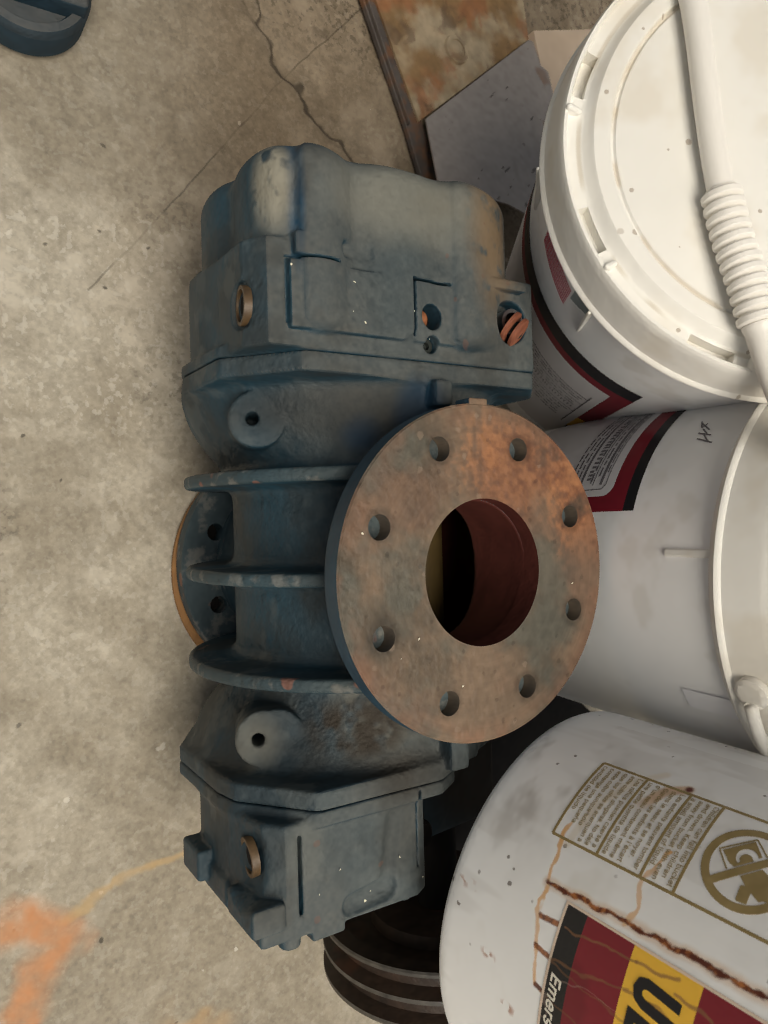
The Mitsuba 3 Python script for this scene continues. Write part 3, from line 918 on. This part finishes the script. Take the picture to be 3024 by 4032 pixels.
def lid_profile(L):
    return [(.1462, L - .010), (.1545, L - .0015), (.1555, L), (.1550, L + .0018), (.1530, L + .0035), (.1505, L + .026), (.1497, L + .0315), (.1482, L + .034), (.1462, L + .0335),
            (.1450, L + .0295), (.1380, L + .0285), (.1345, L + .030), (.1312, L + .0345), (.1296, L + .0358), (.1205, L + .0358), (.1190, L + .035), (.1180, L + .0325), (.1168, L + .0325),
            (.1155, L + .034), (.06, L + .0340), (0, L + .0340), (0, L + .012), (.137, L + .012), (.1445, L - .006), (.1462, L - .010)]


def make_bucket(key, b, mat, slots=()):
    """pail and lid; slots: angles of the notches moulded in the lid's groove"""
    put(f'{key}__pail', b.pail(), mat, 40, b.M, b.c)
    L = b.L
    m = man(lathe(lid_profile(L), 216))
    for a in slots:
        t = [math.radians(a + da) for da in np.linspace(-6, 6, 7)]
        for t0, t1 in zip(t[:-1], t[1:]):
            pts = [m3.Manifold.cube([.0080, .001, .02], True).rotate([0, 0, math.degrees(q)]).translate([.1415 * math.cos(q), .1415 * math.sin(q), L + .029]) for q in (t0, t1)]
            m -= m3.Manifold.batch_hull(pts)
    for a in slots:
        t = math.radians(a + 10.5)
        p = [.1460 * math.cos(t), .1460 * math.sin(t)]
        m += m3.Manifold.batch_hull([m3.Manifold.sphere(.0022, 16).translate([p[0], p[1], L + z]) for z in (.028, .0345)] +
                                    [m3.Manifold.sphere(.002, 16).translate([.1405 / .147 * p[0], .1405 / .147 * p[1], L + .0315])])
    put(f'{key}__lid', m, 'lid_stained' if key == 'bucket' else 'lid_plastic', 35, b.M, b.c)


make_bucket('bucket', B1, 'bucket_plastic', (-26, -69.5, -111.5, -155, 160, 115, 70, 22))
thing('bucket', 'white lidded bucket leaning towards the blower, with a ribbed tube across its lid', 'bucket', 'white plastic buckets')
make_bucket('bucket_001', B2, 'bucket_plastic', (0, 45, 90, 135, 180))
thing('bucket_001', 'upright white bucket right behind the rusty flange, with a red and black cornered label', 'bucket', 'white plastic buckets')
make_bucket('bucket_002', B3, 'stained_plastic')
thing('bucket_002', 'rust-streaked white bucket with a drowning warning and a yellow lettered label', 'bucket', 'white plastic buckets')

# labels on the leaning bucket
put('bucket__paper_label', B1.patch(-118, -25.5, .05, .2955, .0004, 120, 40), 'label_print_one', True)
labels['bucket__paper_label'] = {'label': 'white label with a red frame and a black top edge'}
ms = [flat(bar(-.0135, 0, -.0135, 0, .001).union(bar(-.120, 0, .004, 0, .0011)), .005), ]
lines = [flat(bar(-.12, y, .0, y, w)) for y, w in ((.0, .0013), (-.020, .0011), (-.051, .0009))] + [flat(bar(.0015, .012, .0015, -.10, .0011))]
r1 = rng(3)
for y in (-.0070, -.0125, -.027, -.033, -.041, -.058, -.066, -.074, -.082, -.090):
    x = -.002 - r1.uniform(0, .008)
    h = .0015 if y != -.041 else .0050
    while x > -.10:
        w = r1.uniform(.004, .012)
        if y == -.041:
            w = .0014
        lines.append(flat(sg.box(x - w, y - h / 2, x, y + h / 2), .008))
        x -= w + r1.uniform(.0012, .003)
put('bucket__fine_print', B1.wrap(trimesh.util.concatenate(lines), -36.0, .2205, .0007), 'ink_grey', True)
stripes = [flat(bar(-.046, y + .012, 0, y, .0013)) for y in np.arange(0, .026, .0034)]
bsdf('ink_red', (.42, .045, .075), .45)
put('bucket__red_stripes', B1.wrap(trimesh.util.concatenate(stripes), -62.7, .3290, .0003), 'ink_red', True)
bsdf('ink_dusk', lambda p, n, uv: mix((.20, .24, .245), (.30, .34, .34), fbm(p.x * 200, p.y * 200, p.z * 200, 3)), .5)
put('bucket__grey_mark', B1.wrap(flat(sg.Polygon([(0, 0), (.0195, .0085), (.0195, .024), (0, .016)])), -61.9, .3455, .0003), 'ink_dusk', True)
for th in (-54.2, -93):
    p0 = [(B1.r(h) + e) * np.array([math.cos(math.radians(th)), math.sin(math.radians(th)), 0]) + [0, 0, h] for h, e in ((.3240, .0006), (.3785, .0085))]
    fin = m3.Manifold.batch_hull([m3.Manifold.sphere(.0012, 12).translate(q.tolist()) for q in (p0[0], p0[1], p0[1] * [.955, .955, 1])])
    put('bucket__lid_gusset', fin, 'lid_plastic', 40, B1.M, B1.c)

# the second bucket: label, printed lines, mould rib, white sticker
put('bucket_001__paper_label', B2.patch(-205, -110.6, .16, .3225, .0004, 120, 30), 'label_print_two', True)
labels['bucket_001__paper_label'] = {'label': 'white label with a rounded red frame and a black edge'}
lines = [flat(bar(-.16, y, -.004, y, w)) for y, w in ((.0, .0007), (-.0055, .0026), (-.0135, .0008), (-.027, .0024))] + [flat(bar(0, -.003, 0, -.1, .0007)), flat(bar(-.004, 0, 0, -.003, .0007))]
for y, h in ((-.0025, .0010), (-.0100, .0016), (-.0165, .0016), (-.0200, .0040), (-.0315, .0016), (-.036, .0016), (-.0405, .0016)):
    x = -.006 - r1.uniform(0, .012)
    while x > -.15:
        w = .002 if h > .003 else r1.uniform(.003, .012)
        lines.append(flat(sg.box(x - w, y - h / 2, x, y + h / 2), .008))
        x -= w + r1.uniform(.0012, .003)
put('bucket_001__fine_print', B2.wrap(trimesh.util.concatenate(lines), -118.2, .2890, .0007), 'ink_grey', True)
put('bucket_001__mould_rib', m3.Manifold.batch_hull([m3.Manifold.sphere(.0016, 14).translate([(B2.r(h) + .0006) * math.cos(t), (B2.r(h) + .0006) * math.sin(t), h]) for h in (.3565, .398) for t in (math.radians(-99.2), math.radians(-98.3))]), 'lid_plastic', 40, B2.M, B2.c)
put('bucket_001__sticker', B2.patch(-60.5, -54, .353, .393, .0012, 20, 3), 'sticker_white', True)
labels['bucket_001__sticker'] = {'label': 'small white sticker under the lid'}
put('bucket_001__scribble', B2.wrap(trimesh.util.concatenate([flat(bar(*a, .0011)) for a in ((0, 0, .008, .004), (.008, .004, .004, .007), (.003, .002, .012, .012), (.010, .006, .016, .012), (.014, .004, .018, .016), (.017, .010, .024, .016), (.02, .006, .026, .02))]), -141, .350, .0004), 'ink_grey', True)
ear = np.array([.1575 * math.cos(math.radians(-66)), .1575 * math.sin(math.radians(-66)), .412])
eo = ear / np.array([.1575, .1575, 1]) * [1, 1, 0]
put('bucket_001__handle_ear', m3.Manifold.batch_hull([cyl(ear - eo * .006, ear - eo * .001, .0105, 32), cyl(ear - eo * .006, ear + eo * .0005, .0080, 32)]), 'lid_plastic', 40, B2.M, B2.c)
bail = [np.array([(.1600 + .002 * math.sin(k)) * math.cos(a), (.1600) * math.sin(a), .413 - .030 * math.sin((a - math.radians(-66)) / 2)]) for k, a in enumerate(np.radians(np.linspace(-64, 110, 60)))]
put('bucket_001__handle', tube_mesh(bail, .0040, 14), 'lid_plastic', True, B2.M, B2.c)

# the warning print and the label on the stained bucket
deg = math.radians(1) * .1325
ox, hx = -159.3, .0575                                    # lower left corner of the frame
W = 24.7 * deg
fr = [bar(*q, .0016) for q in ((0, 0, W, 0), (0, 0, 0, .185), (W, 0, W, .185), (0, .0310, W, .0310), (0, .0585, W, .0585), (0, .0775, W, .0775), (0, .185, W, .185))]
put('bucket_002__warning_frame', B3.wrap(trimesh.util.concatenate([flat(g) for g in fr]), ox, hx), 'ink_gold', True)
words = [(.0732, .0044, ['Children can fall into bucket', 'and drown. Keep children', 'away from bucket with even', 'a small amount of liquid.']),
         (.0532, .0050, ['Les enfants peuvent tomber', 'dans le seau et se noyer.', "Garder les enfants à l'écart", "d'un seau contenant même", 'une petite quantité de liquide']),
         (.0262, .0048, ['Los niños pueden caerse a', 'este cubo y ahogarse. No deje', 'que los niños se acerquen a', 'este cubo aunque sólo', 'contenga una pequeña', 'cantidad de líquido'])]
tx = []
for y0, pitch, rows in words:
    for k, row in enumerate(rows):
        t = text(row, .0030, 0, 0)
        w = t.vertices[:, 0].max()
        v = np.array(t.vertices)
        v[:, 0] = v[:, 0] * min(1, .92 * W / w) + .0022
        v[:, 1] += y0 - pitch * k
        tx.append(trimesh.Trimesh(v, t.faces, process=False))
put('bucket_002__warning_text', B3.wrap(trimesh.util.concatenate(tx), ox, hx, .0003), 'ink_gold', False)
cx, cy, cr = 12.6 * deg, .1045, .0225                      # no-entry pictogram: a child tipping into a bucket
pic = [sg.Point(0, 0).buffer(cr, 48).difference(sg.Point(0, 0).buffer(cr - .0040, 48))]
pic += [bar(-cr * .70, cr * .70, cr * .70, -cr * .70, .0040)]
pail_ = sg.Polygon([(-.0150, -.0035), (-.0035, -.0150), (.0020, -.0085), (-.0080, .0030)])
pic += [pail_.difference(sg.Point(-.0045, -.003).buffer(.0052)), bar(-.0165, -.0032, -.0035, -.0168, .0007), bar(-.0165, -.0032, -.0085, .0055, .0007), bar(-.0035, -.0168, .005, -.009, .0007)]
pic += [sg.Point(-.0035, -.0030).buffer(.0030), sg.Polygon([(-.004, -.001), (.001, -.0055), (.0085, .003), (.0125, .0105), (.006, .0125), (.0005, .0085)]).buffer(.001),
        bar(.0100, .0095, .0085, .0165, .0042).buffer(.0008), bar(.0100, .0030, .0165, .0035, .0038).buffer(.0008), bar(-.001, .001, -.0062, .0042, .0022), bar(.002, -.005, -.0005, -.0105, .0022)]
clear = sg.LineString([(-cr * .70, cr * .70), (cr * .70, -cr * .70)]).buffer(.0027, cap_style=2)
shapes = pic[:2] + [g.difference(clear) for g in pic[2:]]
pm_ = trimesh.util.concatenate([flat(g) for g in shapes])
pm_.apply_translation([cx, cy, 0])
put('bucket_002__warning_sign', B3.wrap(pm_, ox, hx), 'ink_gold', True)
put('bucket_002__paper_label', B3.patch(-122.5, -38, .0838, .235, .0004, 120, 40), 'label_print', True)
labels['bucket_002__paper_label'] = {'label': 'scratched black, maroon and yellow label with rust streaks'}
t = text('Emers', .0066, 0, 0, True, .22)
put('bucket_002__white_lettering', B3.wrap(t, -107.5, .0880, .0007), 'ink_white', False)
lu = sg.LineString([(.0025, .0245), (.0025, .0068), (.0038, .0036), (.0070, .0024), (.0102, .0036), (.0115, .0068), (.0115, .0245)]).buffer(.00235, cap_style=2)
ll = sg.LineString([(.0190, .0245), (.0190, .0023), (.0285, .0023)]).buffer(.00235, cap_style=2, join_style=2)
t = flat(lu.union(ll), .004)
v = np.array(t.vertices)
v[:, 0] += .10 * v[:, 1]
put('bucket_002__black_lettering', B3.wrap(trimesh.Trimesh(v, t.faces, process=False), -118.0, .1330, .0007), 'ink_black', False)

# the ribbed tube on the lid
TB = [(-.21, -.078, .0445), (-.1088, -.0690, .0435), (-.0905, -.0660, .0435), (-.0451, -.0625, .0435), (.0231, -.0575, .0435), (.0673, -.0510, .0450), (.0940, -.0455, .0475), (.1143, -.0420, .0485), (.1397, -.0362, .0480), (.1673, -.0260, .0450), (.205, -.012, .038)]
from scipy.interpolate import CubicSpline
TB = np.array(TB)
sT = np.r_[0, np.cumsum(np.linalg.norm(np.diff(TB, axis=0), axis=1))]
cs = CubicSpline(sT, TB)
s0, s1 = sT[4] + .010, sT[7] + .004
key = 'flexible_tube'
thing(key, 'white plastic tube with a ribbed flexible section lying across the bucket lid', 'tube')
Ltop = np.array([0, 0, .38])


def tube_part(name, a, b, fn, n=20, k=400):
    s = np.linspace(a, b, k)
    P = cs(s) + Ltop
    put(f'{key}__{name}', tube_mesh(P, fn(s), n), 'tube_plastic', 50, B1.M, B1.c)


tube_part('straight_pipe', sT[0], s0, lambda s: .0078 + 0 * s, 24, 60)
tube_part('ribbed_section', s0 - .0005, s1, lambda s: .0088 + .0032 * np.clip(1.6 * np.abs(np.sin((s - s0) * math.pi / .0072)) - .25, 0, 1) ** .7, 24, 420)
tube_part('end_pipe', s1 - .0005, sT[-1], lambda s: .0088 + .0012 * np.exp(-((s - s1) / .004) ** 2), 24, 80)

# ------------------------------------------------------------------ scrap behind the blower


def rust_plate(p, n, uv):
    m = fbm(p.x * 26, p.y * 26, 3.0, 4)
    fine = fbm(p.x * 110, p.y * 110, 1.0, 3)
    c = mix((.24, .145, .065), (.37, .29, .19), smoothstep(.36, .68, m))
    wx, wy = p.x + .012 * (noise(p.x * 90, p.y * 90, 3.0) - .5), p.y + .012 * (noise(p.x * 90, p.y * 90, 8.0) - .5)
    c = mix(c, (.28, .11, .045), smoothstep(.50, .74, fbm(wx * 34 + 8, wy * 34, 5.0, 5)) * .7)
    c = mix(c, (.10, .06, .035), smoothstep(.52, .74, fbm(wx * 44 + 2, wy * 44, 9.0, 5)) * .6)
    return c * (.75 + .5 * fine)


bsdf('rusty_steel', rust_plate, .75, cast_bump, .001)


def zinc(p, n, uv):
    m = fbm(p.x * 16, p.y * 16, p.z * 16, 3)
    c = mix((.235, .205, .185), (.31, .275, .252), m)
    r = smoothstep(.60, .72, fbm(p.x * 30 + 3, p.y * 30, 2.0, 3)) * blob(p, (-.475, .655, .02), (.07, .03, .1), .7)
    c = mix(c, (.17, .085, .04), r * .9)
    sc = smoothstep(.86, .92, noise((p.x - p.y) * 50, (p.x + p.y) * 240, 1.0)) * smoothstep(.55, .65, fbm(p.x * 22, p.y * 22, 4.0, 2))
    c = mix(c, (.06, .045, .035), sc * .8)
    return c * (.85 + .3 * fbm(p.x * 140, p.y * 140, p.z * 140, 2))


bsdf('grey_sheet', zinc, .5, spec=.5)
bsdf('beige_wood', lambda p, n, uv: mix((.46, .35, .25), (.56, .44, .33), fbm(p.x * 40, p.y * 40, 1.0, 3)) * (.8 + .35 * smoothstep(.0, .05, dr.abs(p.x + .64))), .7)
bsdf('rusty_strip', lambda p, n, uv: mix(mix((.045, .034, .030), (.11, .095, .085), fbm(p.x * 50, p.y * 50, p.z * 50, 3)), (.16, .075, .035), smoothstep(.45, .72, fbm(p.x * 60, p.y * 60, 6.0, 5)) * .8), .6, cast_bump, .001)


def slab(pts, t=.003):
    """a flat sheet through 3-d corner points, thickness t"""
    P = np.array(pts, float)
    n = len(P)
    Q = P - [0, 0, t]
    c0, c1 = P.mean(0), Q.mean(0)
    v = np.vstack([P, Q, [c0, c1]])
    f = []
    for i in range(n):
        j = (i + 1) % n
        f += [[2 * n, i, j], [2 * n + 1, n + j, n + i], [i, n + i, n + j], [i, n + j, j]]
    m = trimesh.Trimesh(v, f)
    m.fix_normals()
    return m


put('rusty_plate', slab([(-.70, .39, .012), (-.80, .62, .012), (-.5774, .6554, .012), (-.4317, .4848, .012), (-.5478, .4324, .012)], .011), 'rusty_steel', 20)
thing('rusty_plate', 'blotchy orange rusted steel plate lying on the floor beyond the blower', 'metal plate')
wash = m3.Manifold.cylinder(.003, .0165, .0155, 40) - m3.Manifold.cylinder(.01, .011, .011, 40).translate([0, 0, .0015])
put('rusty_plate__plug', wash.translate([-.5281, .5402, .0118]), 'rusty_steel', 35)
put('grey_metal_sheet', slab([(-.4333, .4902, .018), (-.5717, .6499, .018), (-.5717, .6717, .018), (-.4554, .6904, .032), (-.34, .66, .058), (-.330, .600, .064), (-.3384, .5676, .062), (-.3463, .4809, .050)], .0022), 'grey_sheet', 20)
thing('grey_metal_sheet', 'bent grey steel sheet resting over the edge of the rusty plate', 'metal sheet')
put('beige_board', slab([(-.5821, .6541, .022), (-.6583, .8753, .022), (-.42, .83, .022), (-.4958, .6782, .022)], .0115), 'beige_wood', 20)
thing('beige_board', 'pale beige board with a stained edge next to the leaning bucket', 'board')
st = m3.Manifold.batch_hull([m3.Manifold.sphere(.0015, 8).translate(list(p)) for p in ((-.62, .388, .003), (-.4261, .4700, .003), (-.62, .414, .003), (-.4348, .4897, .003), (-.62, .388, .0075), (-.4261, .4700, .0075), (-.62, .414, .0075), (-.4348, .4897, .0075))])
st += m3.Manifold.batch_hull([m3.Manifold.sphere(.0015, 8).translate(list(p)) for p in ((-.4261, .4700, .003), (-.4348, .4897, .003), (-.33, .505, .003), (-.33, .526, .003), (-.4261, .4700, .0075), (-.4348, .4897, .0075), (-.33, .505, .0075), (-.33, .526, .0075))])
st += m3.Manifold.batch_hull([m3.Manifold.sphere(.0012, 8).translate(list(p)) for p in ((-.62, .390, .006), (-.426, .4712, .006), (-.62, .390, .013), (-.426, .4712, .013))])
put('steel_strip', st, 'rusty_strip', 25)
thing('steel_strip', 'dark rusty steel strip along the edge of the rusty plate', 'strip')

# blue casting at the corner of the picture
key = 'blue_casting'
thing(key, 'round blue iron casting with a square boss, cut off by the corner of the picture', 'casting')
cc = np.array([-.436, .088])
body = man(lathe([(0, .0), (.044, .0), (.049, .005), (.0495, .030), (.046, .036), (.040, .037), (.037, .030), (0, .030)], 96)).translate([*cc, 0])
put(f'{key}__body', body, 'dusty_blue', 35)
box_ = rbox(-.500, -.4130, .0715, .132, .02, .050, .004) - rbox(-.52, -.4215, .0790, .1255, .040, .08, .003)
put(f'{key}__square_boss', box_, 'dusty_blue', 35)
put(f'{key}__recess', rbox(-.52, -.4205, .0780, .1265, .03, .0405, .0005), 'rusty_strip', 35)

mat = sg.Polygon([(.17, .42), (.21, .385), (.34, .44), (.55, .62), (.32, .80), (.20, .66), (.165, .50)]).buffer(-.004).buffer(.004)
put('shade_mat', trimesh.creation.extrude_polygon(mat, .006, engine='earcut'), 'black_iron', 30)  # added dark sheet, stands in for shade in the gaps between blower and buckets
thing('shade_mat', 'dark mat added on the floor to deepen the shade behind the blower and buckets', 'mat')

# chips of paint and plaster lying about
r2 = rng(11)
chips = []
for k in range(60):
    s = r2.uniform(.0005, .0012)
    c = m3.Manifold.batch_hull([m3.Manifold.sphere(s * .25, 6).translate((r2.normal(size=3) * [s * .5, s * .5, s * .18]).tolist()) for _ in range(5)])
    if k < 26:
        p = [r2.uniform(-.155, -.115), r2.uniform(.195, .33), .2660]
    elif k < 44:
        p = [r2.uniform(.205, .255), r2.uniform(.20, .32), .2590]
    else:
        a, q = r2.uniform(0, 6.28), r2.uniform(.055, .10)
        p = [XC + q * math.sin(a), YC + q * math.cos(a), .3047]
    if k % 3 == 0 or k < 10:
        chips.append(c.translate(p))
bsdf('chip_white', (.62, .57, .46), .7)
q = m3.Manifold.compose(chips).to_mesh()
put('paint_chips', trimesh.Trimesh(q.vert_properties[:, :3], q.tri_verts, process=False), 'chip_white', 30)
labels['paint_chips'] = {'label': 'small pale chips of paint scattered over the blower', 'category': 'debris', 'kind': 'stuff'}
